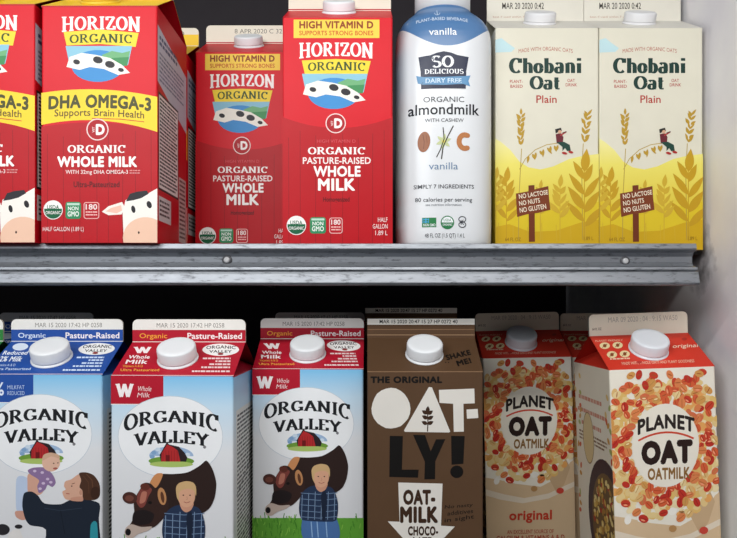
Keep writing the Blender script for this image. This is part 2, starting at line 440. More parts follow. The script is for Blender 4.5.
mb = MB(); mb.box(-.9, WX, .3, 1.15, -.46, -.45, dark); structure(mb.build('floor'))

ZU, ZL = .0535, -.2495
alu = metal_mat('brushed_aluminium', '#85898f', .42, '#4c4e53')
steel = plastic('shelf_underside_paint', '#2b2b2e', .5, .3)
def rail(name, Y, z, x0, x1, parent):
    P = [(.016, 0), (.0022, 0), (.0013, -.0004), (.0003, -.0042), (.0010, -.0052), (.0060, -.0074), (.0086, -.0105), (.0088, -.0150), (.0066, -.0182), (.0020, -.0194),
         (-.0008, -.0198), (-.0014, -.0218), (.0012, -.0222), (.0012, -.0231), (-.0024, -.0238), (-.0032, -.0256), (-.0052, -.0326), (-.0044, -.0343), (-.001, -.0346), (.016, -.0346)]
    mb = MB()
    for i in range(len(P)-1):
        a, b = P[i], P[i+1]
        mb.mesh([(x0, Y+a[0], z+a[1]), (x1, Y+a[0], z+a[1]), (x1, Y+b[0], z+b[1]), (x0, Y+b[0], z+b[1])], [(0, 1, 2, 3)], alu, False)
    for x in (x0, x1):
        mb.face([(x, Y+a, z+b) for a, b in P], alu)
    mb.face([(x0, Y+.016, z), (x1, Y+.016, z), (x1, Y+.016, z-.0346), (x0, Y+.016, z-.0346)], alu)
    return mb.build(name, parent)
def shelf(Y, z, x1, label, screws):
    root = empty('display_shelf', (0, 0, 0), label, 'shelf')
    mb = MB(); mb.box(-.9, x1+.004, Y+.0165, 1.1, z-.003, z, steel); mb.box(x1+.004, WX-.002, Y+.082, 1.1, z-.003, z, steel)
    for k in range(9): mb.box(-.85+k*.14, -.842+k*.14, Y+.03, 1.08, z-.022, z-.0035, steel)
    mb.build('deck', root)
    rail('price_rail', Y, z, -.9, x1, root)
    for px, py in screws:
        x = (px-XC)/FPX*(Y+.008); zz = (YH-py)/FPX*(Y+.008)
        M = Matrix.Translation((x, Y+.0088, zz)) @ Matrix.Rotation(math.pi/2, 4, 'X')
        mb = MB(); mb.lathe([(.0042, 0), (.0042, .0006), (.0032, .0014)], M, plastic('washer', '#4a4a4e', .4), 24)
        s = mb.build('screw', root)
        mb = MB(); mb.lathe([(.0026, .0013), (.0024, .0026), (.0014, .0031)], M, plastic('screw_steel', '#b8b8ba', .25), 20); mb.build('screw_head', s)
    return root
shelf(.585, ZU, .2714, 'upper refrigerator shelf with scuffed aluminium price rail', [(227, 260), (625, 261)])
shelf(.50, ZL, .30, 'lower refrigerator shelf holding the front row of capped cartons', [])

# ------------------------------------------------------------------ red milk cartons
def bl(v): return (-v, v)
def fr(x0, x1, yt, yb): return (x0, x1, yb, x0, x1, yt)
RED, DRED = '#d60a20', '#b80818'
def emblem(A, cx, cy, s):
    """earth-and-pasture emblem under the name banner (no animal: generic spotted patch)"""
    A.poly([(cx-34*s, cy-15*s), (cx+32*s, cy-15*s), (cx+28*s, cy+4*s), (cx-30*s, cy+4*s)], '#8cc3d8')
    A.ell(cx-2*s, cy+5*s, 26*s, 16*s, '#3e8fcf')
    A.poly([(cx+2*s, cy-6*s), (cx+12*s, cy-10*s), (cx+22*s, cy-8*s), (cx+30*s, cy-10*s), (cx+27*s, cy+4*s), (cx+6*s, cy+3*s)], '#6fb07a')
    A.poly([(cx+12*s, cy-3*s), (cx+29*s, cy-4*s), (cx+27*s, cy+5*s), (cx+12*s, cy+4*s)], '#3f8f56')
    A.poly([(cx-30*s, cy-4*s), (cx-18*s, cy-8*s), (cx-4*s, cy-6*s), (cx+10*s, cy-3*s), (cx+22*s, cy+4*s), (cx+30*s, cy+12*s), (cx+18*s, cy+14*s), (cx+4*s, cy+8*s), (cx-10*s, cy+6*s), (cx-20*s, cy+9*s), (cx-33*s, cy+6*s)], '#f4f1e6')
    for x, y, a, b in ((-2, -1, 5, 3.5), (10, 3.5, 5, 3.5), (-23, 1, 3.5, 2.5), (21, 9, 3, 2)):
        A.ell(cx+x*s, cy+y*s, a*s, b*s, '#26242a', 12, rot=15)
def boards(A, x0, x1, y0, y1, seed):
    rnd = random.Random(seed); x = x0+6
    while x < x1:
        A.line([(x, y0+rnd.uniform(0, 8)), (x+rnd.uniform(-.4, .4), y1)], .5, '#8c0814'); x += rnd.uniform(11, 17)
H_ = fr(283, 391.5, 17.7, 246)
def side_facts(A, tone='#e9e4e0', seed=3, panel=True):
    """A in millimetres: u from the front edge, y measured down from the eave"""
    if panel:
        A.poly([(1, 15), (1, 62), (92, 84), (92, 30)], '#b9bfcd')
        A.dashes(6, 22, 60, 32, 2, '#33486e', seed=seed, lo=3, hi=9, h=.6); A.dashes(6, 36, 82, 62, 7, '#68728a', seed=seed+1, lo=2, hi=8)
    A.rect(3, 70, 64, 152, '#26201f'); A.rect(5, 72, 62, 150, tone); A.dashes(7, 74, 60, 149, 24, '#1c191b', seed=seed+2, lo=1.2, hi=8, h=.55)
    A.rect(4, 157, 40, 178, '#cfc9c8'); A.dashes(7, 160, 36, 175, 4, '#332d30', seed=seed+3, lo=2, hi=6)
    A.rect(66, 130, 90, 190, '#c7b6b2'); A.dashes(68, 132, 88, 188, 14, '#5a2a2e', seed=seed+4, lo=1, hi=5)
def horizon_parts(root, A_front, mslope, fin_lo, finband, date, H=CH, rise=.026, fh=.0185):
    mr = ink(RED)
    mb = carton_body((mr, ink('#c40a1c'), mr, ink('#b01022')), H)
    A = Art(mb, fnF, CW, H, H_); A_front(A)
    A = Art(mb, fnR, CD, H, fr(0, 95, 0, 197)); side_facts(A)
    A = Art(mb, fnL, CD, H, fr(0, 95, 0, 197)); side_facts(A, seed=9, panel=False)
    mb.build('body', root)
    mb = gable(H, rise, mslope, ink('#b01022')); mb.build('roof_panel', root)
    mb, fn = fin(H, rise, fh, ink(RAW)); A = Art(mb, fn, CW, fh, fr(0, 95, 0, 20))
    A.rect(0, 20-finband, 95, 20, fin_lo)
    A.text(date, 30, 4, 80, 9, '#6b6660', -.005)
    mb.build('seal_fin', root)
def whole_front(A):
    A.poly([(283, 250), (283, 117)]+[(283+109*t/12, 117+11*(1-(2*t/12-1)**2)) for t in range(13)]+[(392, 250)], DRED)
    boards(A, 283, 391, 130, 246, 2)
    A.rect(294, 19.6, 378.5, 38, '#f6cf4a')
    A.text('HIGH VITAMIN D', 299.5, 21, 372.5, 28.6, '#8a3a12', .05)
    A.text('SUPPORTS STRONG BONES', 299.5, 30.6, 372.5, 35.4, '#c8641e', .03)
    A.text('HORIZON', 299.5, 43.5, 372, 58, '#fbf6f2', serif=1.2, arch=1.5, flare=.18)
    A.poly([(302, 60.5), (336, 59), (370, 61), (366.5, 75), (336, 73.5), (305, 74)], '#f3d637')
    A.text('ORGANIC', 308, 62.5, 364.5, 71.5, '#2a4a1c', serif=1.05, arch=1)
    emblem(A, 335.5, 88.5, .98)
    dcircle(A, 335.4, 123.3, 10)
    A.text('HIGH VITAMIN D', 317, 139.5, 355, 142.8, '#d1525a', 0)
    A.text('ORGANIC', 308, 147, 364.4, 154.6, '#fbf3f0', serif=1.15)
    A.text('PASTURE-RAISED', 303, 157.2, 370, 164, '#f7e9e6', .02)
    A.text('WHOLE', 313.5, 165.8, 360, 176.8, '#fdf8f5', .045)
    A.text('MILK', 318, 178.4, 354.6, 190.8, '#fdf8f5', .045)
    A.text('Homogenized', 323, 197, 349, 202.4, '#5c0a12', .02)
    usda(A, 296.7, 225.4, 9.6); nongmo(A, 310, 217.2, 325.8, 233.6); box180(A, 329, 217.6, 342.2, 233.6)
    A.text('HALF', 377, 217.5, 386.5, 222, '#f6e6e4', 0); A.text('GALLON', 372, 224, 386.5, 228.6, '#f6e6e4', 0); A.text('1.89 L', 374.5, 230.6, 386.5, 235.2, '#f6e6e4', 0)
def omega_front(A):
    A.use(fr(42, 157, 6.6, 243.8))
    A.rect(42, 6, 157, 8.2, '#b8151f')
    A.poly([(42, 250), (42, 124)]+[(42+115*t/12, 128-6*(1-(2*t/12-1)**2)+3*t/12) for t in range(13)]+[(157, 250)], DRED)
    boards(A, 42, 157, 130, 244, 5)
    A.text('HORIZON', 62.4, 18.5, 139.8, 32.5, '#fbf6f2', serif=1.2, arch=1.5, flare=.18)
    A.poly([(64, 33), (100, 30.5), (138.5, 34), (135.5, 48), (100, 45), (67, 46.5)], '#f3d637')
    A.text('ORGANIC', 70, 35.6, 132, 44.8, '#2a4a1c', serif=1.05, arch=1)
    emblem(A, 100, 62, 1.0)
    top = [(42+115*t/12, 94+4*t/12-5.5*(1-(2*t/12-1)**2)) for t in range(13)]
    bot = [(42+115*t/12, 126+7*t/12-8*(1-(2*t/12-1)**2)) for t in range(13)]
    A.poly(top+bot[::-1], '#f5d534')
    A.text('DHA OMEGA-3', 49, 98, 151, 111.8, '#4a4a20', .055, arch=2.5, rot=1)
    A.text('Supports Brain Health', 55, 111.5, 144, 121, '#5a4a22', .012, arch=1.5, rot=1.3)
    A.line([(92, 119.5), (120, 120.2), (144, 123)], .8, '#c8302a')
    dcircle(A, 97.7, 130.6, 11)
    A.text('ORGANIC', 68, 146, 125.4, 154.2, '#fbf3f0', serif=1.15)
    A.text('WHOLE MILK', 57.8, 157.3, 137, 168.3, '#fdf8f5', .055)
    A.text('WITH 32mg DHA OMEGA-3', 66, 171, 128, 176.2, '#f3dcd9', .015); A.dashes(129.5, 171, 140, 176, 2, '#d98a8a', seed=2, lo=1, hi=3)
    A.text('Ultra-Pasteurized', 74, 182.6, 119.5, 188.4, '#5c0a12', .02)
    A.z(.2714, 0, 120)
    A.poly([(376, 342), (400, 322), (450, 306), (462, 330), (448, 352), (400, 355)], '#f6efe6')
    A.poly([(390, 341), (410, 328), (446, 318), (450, 338), (430, 348)], '#f3c3b0')
    A.poly([(456, 445), (452, 350), (462, 300), (500, 282), (545, 275), (580, 255), (580, 445)], '#f7f2ea')
    A.poly([(464, 304), (478, 276), (505, 268), (540, 264), (547, 276), (520, 292), (490, 300)], '#2c2a30')
    A.ell(491, 333, 7.5, 14, '#232126', 14, rot=-12); A.ell(549, 316, 9, 14, '#232126', 14, rot=-20)
    A.ell(535, 438, 82, 76, '#f2c8ae', 30); A.ell(511, 419, 3.5, 5, '#3a2420', 10)
    A.zoom = None
    usda(A, 53.7, 211, 9.6); nongmo(A, 66, 203, 81.4, 220); box180(A, 84, 203.2, 99.5, 220)
    A.text('HALF GALLON (1.89 L)', 43.6, 228, 84, 233.6, '#f6e6e4', 0)

g_om = 'red and yellow banded half gallon milk cartons'
omega = empty('milk_carton', (-.2205, .580+CD/2, ZU), 'red whole milk carton with a yellow omega-3 banner, seen whole at the front', 'carton', g_om)
horizon_parts(omega, omega_front, ink('#f2c62c'), '#f3c92e', 12.5, 'MAR 23 2020')
omega.scale.z = .986
screw_cap(omega, CH, .026, r=.0155, x=-.008, colr='#e8c23a')
o = copy_tree(omega); o.location = (-.3195, .577+CD/2, ZU); o['label'] = 'red milk carton with yellow omega-3 banner cut off by the left edge of the picture'
o = copy_tree(omega); o.location = (-.2245, .691+CD/2, ZU); o['label'] = 'red milk carton with a yellow top seal, mostly hidden directly behind another yellow-bannered carton'

g_wh = 'plain red half gallon whole milk cartons'
whole = empty('milk_carton', (-.0267, .611+CD/2, ZU), 'red pasture-raised whole milk carton at the front, beside the white bottle', 'carton', g_wh)
horizon_parts(whole, whole_front, ink('#d60c22'), '#b31224', 1.2, '8 APR 2020 C 32')
screw_cap(whole, CH, .026, r=.0146, x=0, along=.68)
o = copy_tree(whole); o.location = (-.1236, .700+CD/2, ZU); o.scale.z = 1.012; o['label'] = 'red pasture-raised whole milk carton set further back in shadow, between two nearer red cartons'

# ------------------------------------------------------------------ white almond drink bottle
def bottle():
    bx, by = .0690, .662
    root = empty('almond_milk_bottle', (bx, by, ZU), 'white plastic bottle of vanilla almondmilk with a blue shoulder and navy badge', 'bottle')
    prof = [(.040, 0), (.0428, .0025), (.0436, .008), (.0438, .02), (.0438, .160), (.0438, .184), (.0436, .190), (.0428, .1955), (.0412, .2005), (.0385, .2055), (.0350, .2095), (.0312, .2130), (.0280, .2160), (.0264, .2190)]
    n_exp = [2.9]*6+[2.8, 2.7, 2.6, 2.5, 2.4, 2.3, 2.2, 2.1]
    m, N, L, p = newmat('bottle_sleeve')
    p.inputs['Roughness'].default_value = .3
    tc = N.new('ShaderNodeTexCoord'); sp = N.new('ShaderNodeSeparateXYZ'); L.new(tc.outputs['Object'], sp.inputs[0])
    sq = N.new('ShaderNodeMath'); sq.operation = 'MULTIPLY'; L.new(sp.outputs['X'], sq.inputs[0]); L.new(sp.outputs['X'], sq.inputs[1])
    ma = N.new('ShaderNodeMath'); ma.operation = 'MULTIPLY_ADD'; ma.inputs[1].default_value = -13.5; L.new(sq.outputs[0], ma.inputs[0]); L.new(sp.outputs['Z'], ma.inputs[2])
    cr = N.new('ShaderNodeValToRGB'); e = cr.color_ramp.elements; cr.color_ramp.interpolation = 'CONSTANT'
    e[0].position = 0; e[0].color = lin('#dfe2e5'); e[1].position = .1735; e[1].color = lin('#5079a8')
    L.new(ma.outputs[0], cr.inputs[0]); L.new(cr.outputs[0], p.inputs['Base Color'])
    mb = MB()
    # dense rings so the sleeve reads smooth
    P2 = []; E2 = []
    for i in range(len(prof)-1):
        k = 4 if i > 4 else 2
        for j in range(k):
            t = j/k; P2.append((prof[i][0]*(1-t)+prof[i+1][0]*t, prof[i][1]*(1-t)+prof[i+1][1]*t)); E2.append(n_exp[i]*(1-t)+n_exp[i+1]*t)
    P2.append(prof[-1]); E2.append(n_exp[-1])
    mb.lathe(P2, Matrix.Identity(4), m, 96, sq=E2)
    def rad(v):
        for i in range(len(P2)-1):
            if P2[i+1][1] >= v:
                t = (v-P2[i][1])/(P2[i+1][1]-P2[i][1]); return P2[i][0]*(1-t)+P2[i+1][0]*t, E2[i]
        return P2[-1][0], E2[-1]
    def fn(u, v, o):
        x = u-.0438; r, e = rad(v); q = max(0.0, 1-(abs(x)/r)**e)
        return (x, -r*q**(1/e)-o-.0002, v)
    # frame: pixels on the bottle's front surface
    d = by-.043
    X0 = XC+(bx-.0438)/d*FPX; X1 = XC+(bx+.0438)/d*FPX
    A = Art(mb, fn, .0876, .219, (X0, X1, YH-ZU/d*FPX, X0, X1, YH-(ZU+.219)/d*FPX), .3); A.maxe = .003
    # shift so artwork lands at its place on the front plane
    NV, WH, BK = '#1b2440', '#f0f3f6', '#2b2d35'
    A.z(.2714, 380, 0)
    A.line([(213, 22), (213, 48)], 3, '#b9cadf'); A.ring(213, 36, 10, 12, 2.5, '#b9cadf', 0, 180, 10)
    A.text('PLANT-BASED BEVERAGE', 135, 64, 325, 78, '#c9d8ea', .01, arch=6)
    A.text('vanilla', 180, 104, 283, 130, WH, .01)
    A.poly([(142, 208), (185, 204), (210, 195), (235, 190), (262, 195), (285, 204), (327, 210), (318, 262), (316, 327), (152, 327), (150, 262)], NV)
    A.text('SO', 190, 206, 272, 250, WH, serif=1.2)
    A.text('DELICIOUS', 165, 255, 308, 273, WH, serif=1.1)
    A.poly([(134, 276), (160, 283), (232, 285), (308, 281), (334, 277), (326, 298), (333, 318), (306, 310), (232, 314), (160, 311), (140, 305)], '#5f93bd')
    A.text('DAIRY FREE', 168, 289, 300, 306, '#cfe2f0', .02)
    A.text('ORGANIC', 160, 357, 310, 377, BK, 0)
    A.text('almondmilk', 105, 383, 368, 423, '#1d1f27', .012)
    A.text('WITH CASHEW', 165, 437, 308, 450, BK, 0)
    A.z(.2714, 380, 120)
    A.ell(162, 80, 23, 38, '#9a5f3c', rot=6); A.line([(158, 52), (163, 80), (161, 106)], 2, '#6d3e22'); A.line([(170, 56), (174, 84)], 1.6, '#7d4a2b')
    for a in range(0, 360, 60): A.leaf(234, 80, 30, 13, a+20, '#c6cf9c')
    A.ell(234, 80, 7, 7, '#dcd36a', 10)
    A.line([(270, 22), (250, 60), (232, 100), (226, 145)], 4, '#2f2622'); A.line([(232, 28), (236, 70), (222, 110), (208, 138)], 3.5, '#2f2622')
    A.tris(strk(arc(312, 80, 21, 25, 60, 300, 16), lambda dx, dy: 19), '#b9794a')
    A.ell(323, 57, 9, 9, '#b9794a', 12); A.ell(322, 103, 9, 9, '#b9794a', 12)
    A.text('vanilla', 180, 157, 287, 183, '#5d7fa3', -.004)
    A.text('SIMPLY 7 INGREDIENTS', 125, 238, 347, 253, BK, .008)
    A.text('80 calories per serving', 130, 286, 340, 306, BK, .004)
    A.text('see nutrition information', 168, 308, 300, 317, '#6d7079', 0)
    A.rect(155, 360, 207, 395, '#2f7f4b'); A.rect(157, 362, 180, 380, '#3f9fd0'); A.text('NON GMO', 160, 382, 204, 392, WH, .01)
    A.ell(248, 378, 25, 25, '#2f7a4a'); A.ell(248, 378, 21, 21, WH, a0=180, a1=360, n=14); A.text('USDA', 234, 364, 262, 374, '#2f7a4a', .01); A.text('ORGANIC', 230, 382, 266, 390, WH, .01)
    A.ring(303, 366, 13, 10, 3, BK); A.ring(303, 386, 13, 10, 3, BK); A.text('K', 297, 368, 310, 386, BK, .02)
    A.text('48 FL OZ (1.5 QT) 1.4 L', 165, 418, 312, 438, BK, 0)
    mb.build('bottle_body', root)
    mb = MB(); mb.lathe([(.0258, .2192), (.0258, .238), (.0252, .242), (.0235, .244), (.019, .2445)], Matrix.Identity(4), plastic('bottle_cap_white', '#eceef0', .35), 96, (0, 1, .0004))
    mb.build('cap', root)
bottle()

# ------------------------------------------------------------------ oat drink cartons with a wheat field
def oat_field_front(A):
    A.use(fr(598.5, 701.5, 28.1, 249.8))
    field = ramp_mat('field_print', [(0, '#c9a41a'), (.35, '#dcc331'), (.75, '#e9dd66'), (1, '#efe9a2')], 0.0, .105)
    z8 = lambda P: [(560+x*.2603, 120+y*.2603) for x, y in P]
    A.poly(z8([(130, 60), (170, 85), (205, 115), (240, 160), (275, 182), (320, 190), (370, 178), (430, 150), (480, 138), (560, 128), (560, 520), (130, 520)]), field)
    A.poly(z8([(130, 300), (220, 335), (330, 350), (440, 335), (560, 310), (560, 520), (130, 520)]), '#dbc02a')
    A.poly(z8([(130, 415), (200, 400), (280, 430), (380, 425), (470, 395), (560, 380), (560, 520), (130, 520)]), '#cda61c')
    A.z(.2415, 560, 0)
    A.poly([(155, 218), (160, 165), (185, 158), (205, 175), (240, 200), (225, 215)], '#bddbe0')
    A.text('MADE WITH ORGANIC OATS', 255, 204, 478, 220, '#b0553f', 0, arch=10)
    A.text('Chobani', 215, 240, 513, 305, '#1c3a34', serif=1.5)
    A.text('Oat', 300, 315, 425, 372, '#1c3a34', serif=1.5)
    A.text('PLANT-', 219, 331, 272, 344, '#b0392f', .01); A.text('BASED', 221, 351, 272, 364, '#b0392f', .01)
    A.text('OAT', 456, 327, 487, 340, '#b0392f', .01); A.text('DRINK', 449, 345, 496, 358, '#b0392f', .01)
    A.text('Plain', 328, 395, 412, 427, '#b0392f', serif=1.0) if False else A.text('Plain', 328, 395, 412, 427, '#b0392f', .012)
    A.z(.2603, 560, 120)
    ST, EAR, MUS, MU2 = '#b59a45', '#b89430', '#c39a22', '#cdaa34'
    A.line([(248, 110), (243, 200), (238, 300), (236, 460)], 3, ST); A.line([(484, 90), (478, 200), (482, 460)], 3, ST)
    A.line([(240, 190), (262, 150), (300, 115), (345, 95), (395, 88), (412, 95)], 3, ST)
    rnd = random.Random(12); J = lambda a: rnd.uniform(-a, a)
    for i in range(7):
        y = 95-i*17
        for sx in (-1, 1):
            A.leaf(246+J(3), y+J(3), 27+J(5), 11+J(3), 90+sx*(34+J(12)), EAR); A.leaf(486+(95-y)*.12+J(3), y-8+J(3), 27+J(5), 10+J(3), 78+sx*(32+J(12)), EAR)
    A.leaf(246, -20, 26, 10, 90, EAR)
    for i in range(9):
        x = 275+i*14; y = 132-i*6 if i < 6 else 96-(i-6)*2
        A.leaf(x, y+4, 28+J(6), 10, (-62 if i % 2 else -100)+J(12), EAR)
    for x, y, s_, c in ((190, 330, 1.0, MUS), (488, 330, 1.45, MUS), (395, 330, .8, MU2), (150, 300, .8, MU2), (320, 320, .6, MU2)):
        A.line([(x, y-110*s_), (x, 465)], 3.2, c)
        A.leaf(x, y-90*s_, 62*s_, 24*s_, 84, c)
        for k in range(4):
            yy = y-70*s_+k*38*s_; l = (54+10*k)*s_
            A.leaf(x, yy+14+J(6), l*(1+J(.15)), (21+J(5))*s_, 58-k*3+J(9), c); A.leaf(x, yy+J(6), l*(1+J(.15)), (21+J(5))*s_, 122+k*3+J(9), c)
    for k in range(7): A.line([(160+k*55, 395+8*(k % 3)), (162+k*55, 468)], 2, MU2)
    # seated figure playing on the bent stalk
    A.poly([(378, 55), (398, 50), (408, 66), (405, 92), (382, 90)], '#6b2630'); A.poly([(376, 36), (398, 30), (402, 42), (390, 46), (378, 52)], '#2b2a26')
    A.ell(394, 46, 7, 7, '#d6a98a', 12); A.line([(396, 60), (408, 52), (418, 46)], 6, '#a83a3a'); A.line([(404, 50), (420, 45)], 3, '#3a2a22')
    A.poly([(382, 86), (410, 84), (432, 96), (436, 118), (422, 120), (414, 108), (404, 120), (404, 104)], '#22453a')
    A.ell(412, 128, 11, 5, '#b0302e', 12, rot=15); A.ell(436, 124, 10, 5, '#b0302e', 12, rot=15)
    # plank sign
    A.poly([(274, 252), (297, 250), (299, 468), (276, 468)], '#70341c')
    A.poly([(226, 283), (270, 275), (312, 263), (350, 254), (353, 300), (358, 345), (312, 357), (270, 362), (231, 373), (228, 330)], '#7a3b20')
    A.text('NO LACTOSE', 237, 277, 349, 295, '#f3e7cf', .012, rot=-9)
    A.text('NO NUTS', 238, 306, 318, 324, '#f3e7cf', .012, rot=-9)
    A.text('NO GLUTEN', 240, 330, 342, 349, '#f3e7cf', .012, rot=-9)
    A.text('64 FL OZ', 185, 452, 245, 466, '#96701a', 0); A.text('1.89 L', 486, 448, 522, 462, '#96701a', 0)
g_ch = 'cream oat drink cartons with a yellow field'
def chobani():
    root = empty('oat_drink_carton', (.1640, .65+CD/2, ZU), '', 'carton', g_ch)
    cr_ = ink('#dedac8'); side = ramp_mat('field_side_print', [(0, '#c9a41a'), (.5, '#dccb4a'), (.8, '#e2dcae'), (1, '#dedac9')], 0, .13)
    H = .2035
    mb = carton_body((cr_, side, cr_, side), H); A = Art(mb, fnF, CW, H, H_); oat_field_front(A)
    A = Art(mb, fnL, CD, H, fr(0, 95, 0, 197)); A.dashes(8, 30, 60, 100, 18, '#3b4a44', seed=5, lo=2, hi=8)
    mb.build('body', root)
    mb = gable(H, .026, ink('#dcd9cf'), cr_); mb.build('roof_panel', root)
    mb, fn = fin(H, .026, .027, ink('#e0dccf')); A = Art(mb, fn, CW, .027, fr(0, 95, -8, 20))
    A.text('MAR 20 2020 0:42', 15, 2, 56, 8.5, '#4a463f', .01); A.text('best if used within 7 days of opening', 6, 15.5, 62, 18, '#b98a76', 0)
    mb.build('seal_fin', root)
    screw_cap(root, H, .026, r=.0148, along=.62, colr='#e6e6e8')
    return root
cho = chobani(); cho['label'] = 'cream oat drink carton with wheat field print, beside the white bottle'
o = copy_tree(cho); o.location.x = .2595; o['label'] = 'cream oat drink carton with wheat field print, at the right end against the white wall'

# ------------------------------------------------------------------ lower shelf: farm milk cartons with barn oval
OVF = fr(112, 235.4, 376.4, 632)
def ov_logo(A, cxs=172):
    A.ell(cxs, 437, 53, 41, '#c3ccd6', 44); A.ell(cxs, 437, 52.4, 40.4, '#edeff1', 44)
    A.text('ORGANIC', 125, 418, 220.5, 430.3, '#1d1e22', serif=1.25, arch=7.5, flare=.6)
    A.text('VALLEY', 135, 434, 211, 447.6, '#1d1e22', serif=1.3, arch=4, flare=0)
    A.ell(206.5, 447, 1.6, 1.6, '#7a7a7e', 10)
    A.z(.2193, 105, 420)
    A.ell(310, 165, 102, 44, '#9db7d6', 30, a0=180, a1=360)
    for i, (x, y) in enumerate(((230, 150), (248, 135), (365, 150), (385, 158), (222, 168), (262, 150))): A.ell(x, y, 12, 9, '#c9d9e8' if i % 2 else '#7fa3c9', 12)
    A.ell(310, 188, 105, 22, '#6f9a3c', 30); A.ell(310, 202, 100, 14, '#a9c069', 24)
    A.poly([(290, 101), (300, 112), (345, 122), (372, 150), (384, 172), (378, 190), (262, 190), (256, 160)], '#2c2226')
    A.poly([(291, 112), (318, 124), (340, 140), (352, 190), (264, 190), (266, 150)], '#b02a2c')
    for x in range(272, 350, 13): A.line([(x, 140), (x, 189)], 2, '#7a1c20')
    A.rect(284, 160, 303, 190, '#6d171b')
    A.zoom = None
def cow_and_boy(A):
    A.sm = True
    A.z(.2193, 105, 420)
    BR = '#2e201d'
    A.rect(-20, 552, 800, 1100, '#5c9a35')
    rnd = random.Random(3)
    for i in range(150):
        x = rnd.uniform(20, 610); y = rnd.uniform(548, 700); A.line([(x, y), (x+rnd.uniform(-9, 9), y-rnd.uniform(14, 30))], 4, rnd.choice(('#3f7d26', '#7fb648', '#4f8c2e')))
    A.poly([(215, 290), (235, 262), (262, 246), (320, 246), (385, 238), (440, 208), (470, 184), (490, 205), (506, 240), (517, 290), (510, 350), (490, 395), (460, 420), (420, 430), (330, 430), (285, 450), (240, 400)], BR)
    A.poly([(208, 300), (225, 262), (245, 244), (272, 246), (258, 285), (236, 312)], '#c98a5a')
    A.poly([(150, 345), (168, 315), (185, 288), (215, 290), (240, 312), (285, 330), (298, 380), (290, 425), (262, 462), (232, 488), (180, 505), (140, 522), (112, 510), (112, 490), (130, 462), (140, 420), (138, 380)], '#362420')
    A.poly([(150, 372), (160, 330), (188, 300), (222, 316), (205, 350), (188, 392), (168, 400)], '#7d3f38')
    A.poly([(165, 380), (175, 330), (198, 330), (190, 372)], '#b0705e')
    A.ell(190, 305, 22, 16, '#5e3026', 16, rot=10); A.ell(120, 356, 34, 27, '#4a2a24', 18, rot=8); A.ell(118, 358, 20, 14, '#6d4036', 14)
    A.ell(268, 348, 19, 40, '#b98458', 20, rot=-10); A.ell(270, 352, 8, 26, '#5d3826', 14, rot=-10)
    A.ell(213, 377, 9, 7, '#141010', 12); A.poly([(140, 420), (190, 410), (232, 430), (215, 470), (160, 480), (132, 465)], '#211a1b')
    A.poly([(104, 490), (128, 476), (172, 488), (222, 486), (205, 504), (160, 520), (130, 540), (104, 536), (96, 512)], '#b9a79c'); A.ell(112, 512, 13, 16, '#171315', 14)
    # boy in a plaid shirt
    A.poly([(292, 660), (300, 520), (440, 520), (470, 660)], '#4a6fa3')
    for x in (330, 360, 405): A.line([(x, 570), (x+6, 650)], 5, '#8fb0d6')
    A.poly([(275, 545), (268, 500), (277, 440), (300, 408), (340, 388), (425, 394), (452, 425), (466, 480), (462, 545), (440, 570), (300, 565)], '#26344e')
    for i in range(6):
        x = 285+i*33; A.line([(x, 410+abs(i-3)*8), (x-4, 560)], 3, '#7f97b5')
    for i in range(5): A.line([(278, 425+i*30), (370, 432+i*30), (462, 424+i*30)], 3, '#6f88a8')
    A.poly([(392, 392), (410, 450), (400, 560), (388, 560), (380, 450)], '#1c2538')
    A.poly([(352, 375), (412, 375), (402, 408), (378, 420), (358, 405)], '#c9937a')
    A.ell(380, 345, 40, 52, '#d3a184', 26)
    A.poly([(336, 350), (332, 310), (345, 288), (378, 278), (410, 284), (424, 305), (424, 345), (414, 320), (390, 312), (362, 318), (348, 330), (346, 368)], '#c9a777')
    A.ell(366, 342, 4, 3, '#3a2a26', 10); A.ell(397, 342, 4, 3, '#3a2a26', 10); A.line([(368, 372), (382, 377), (397, 371)], 3, '#9c5147'); A.line([(382, 348), (385, 360), (379, 362)], 2, '#b07c62')
    A.zoom = None; A.sm = False
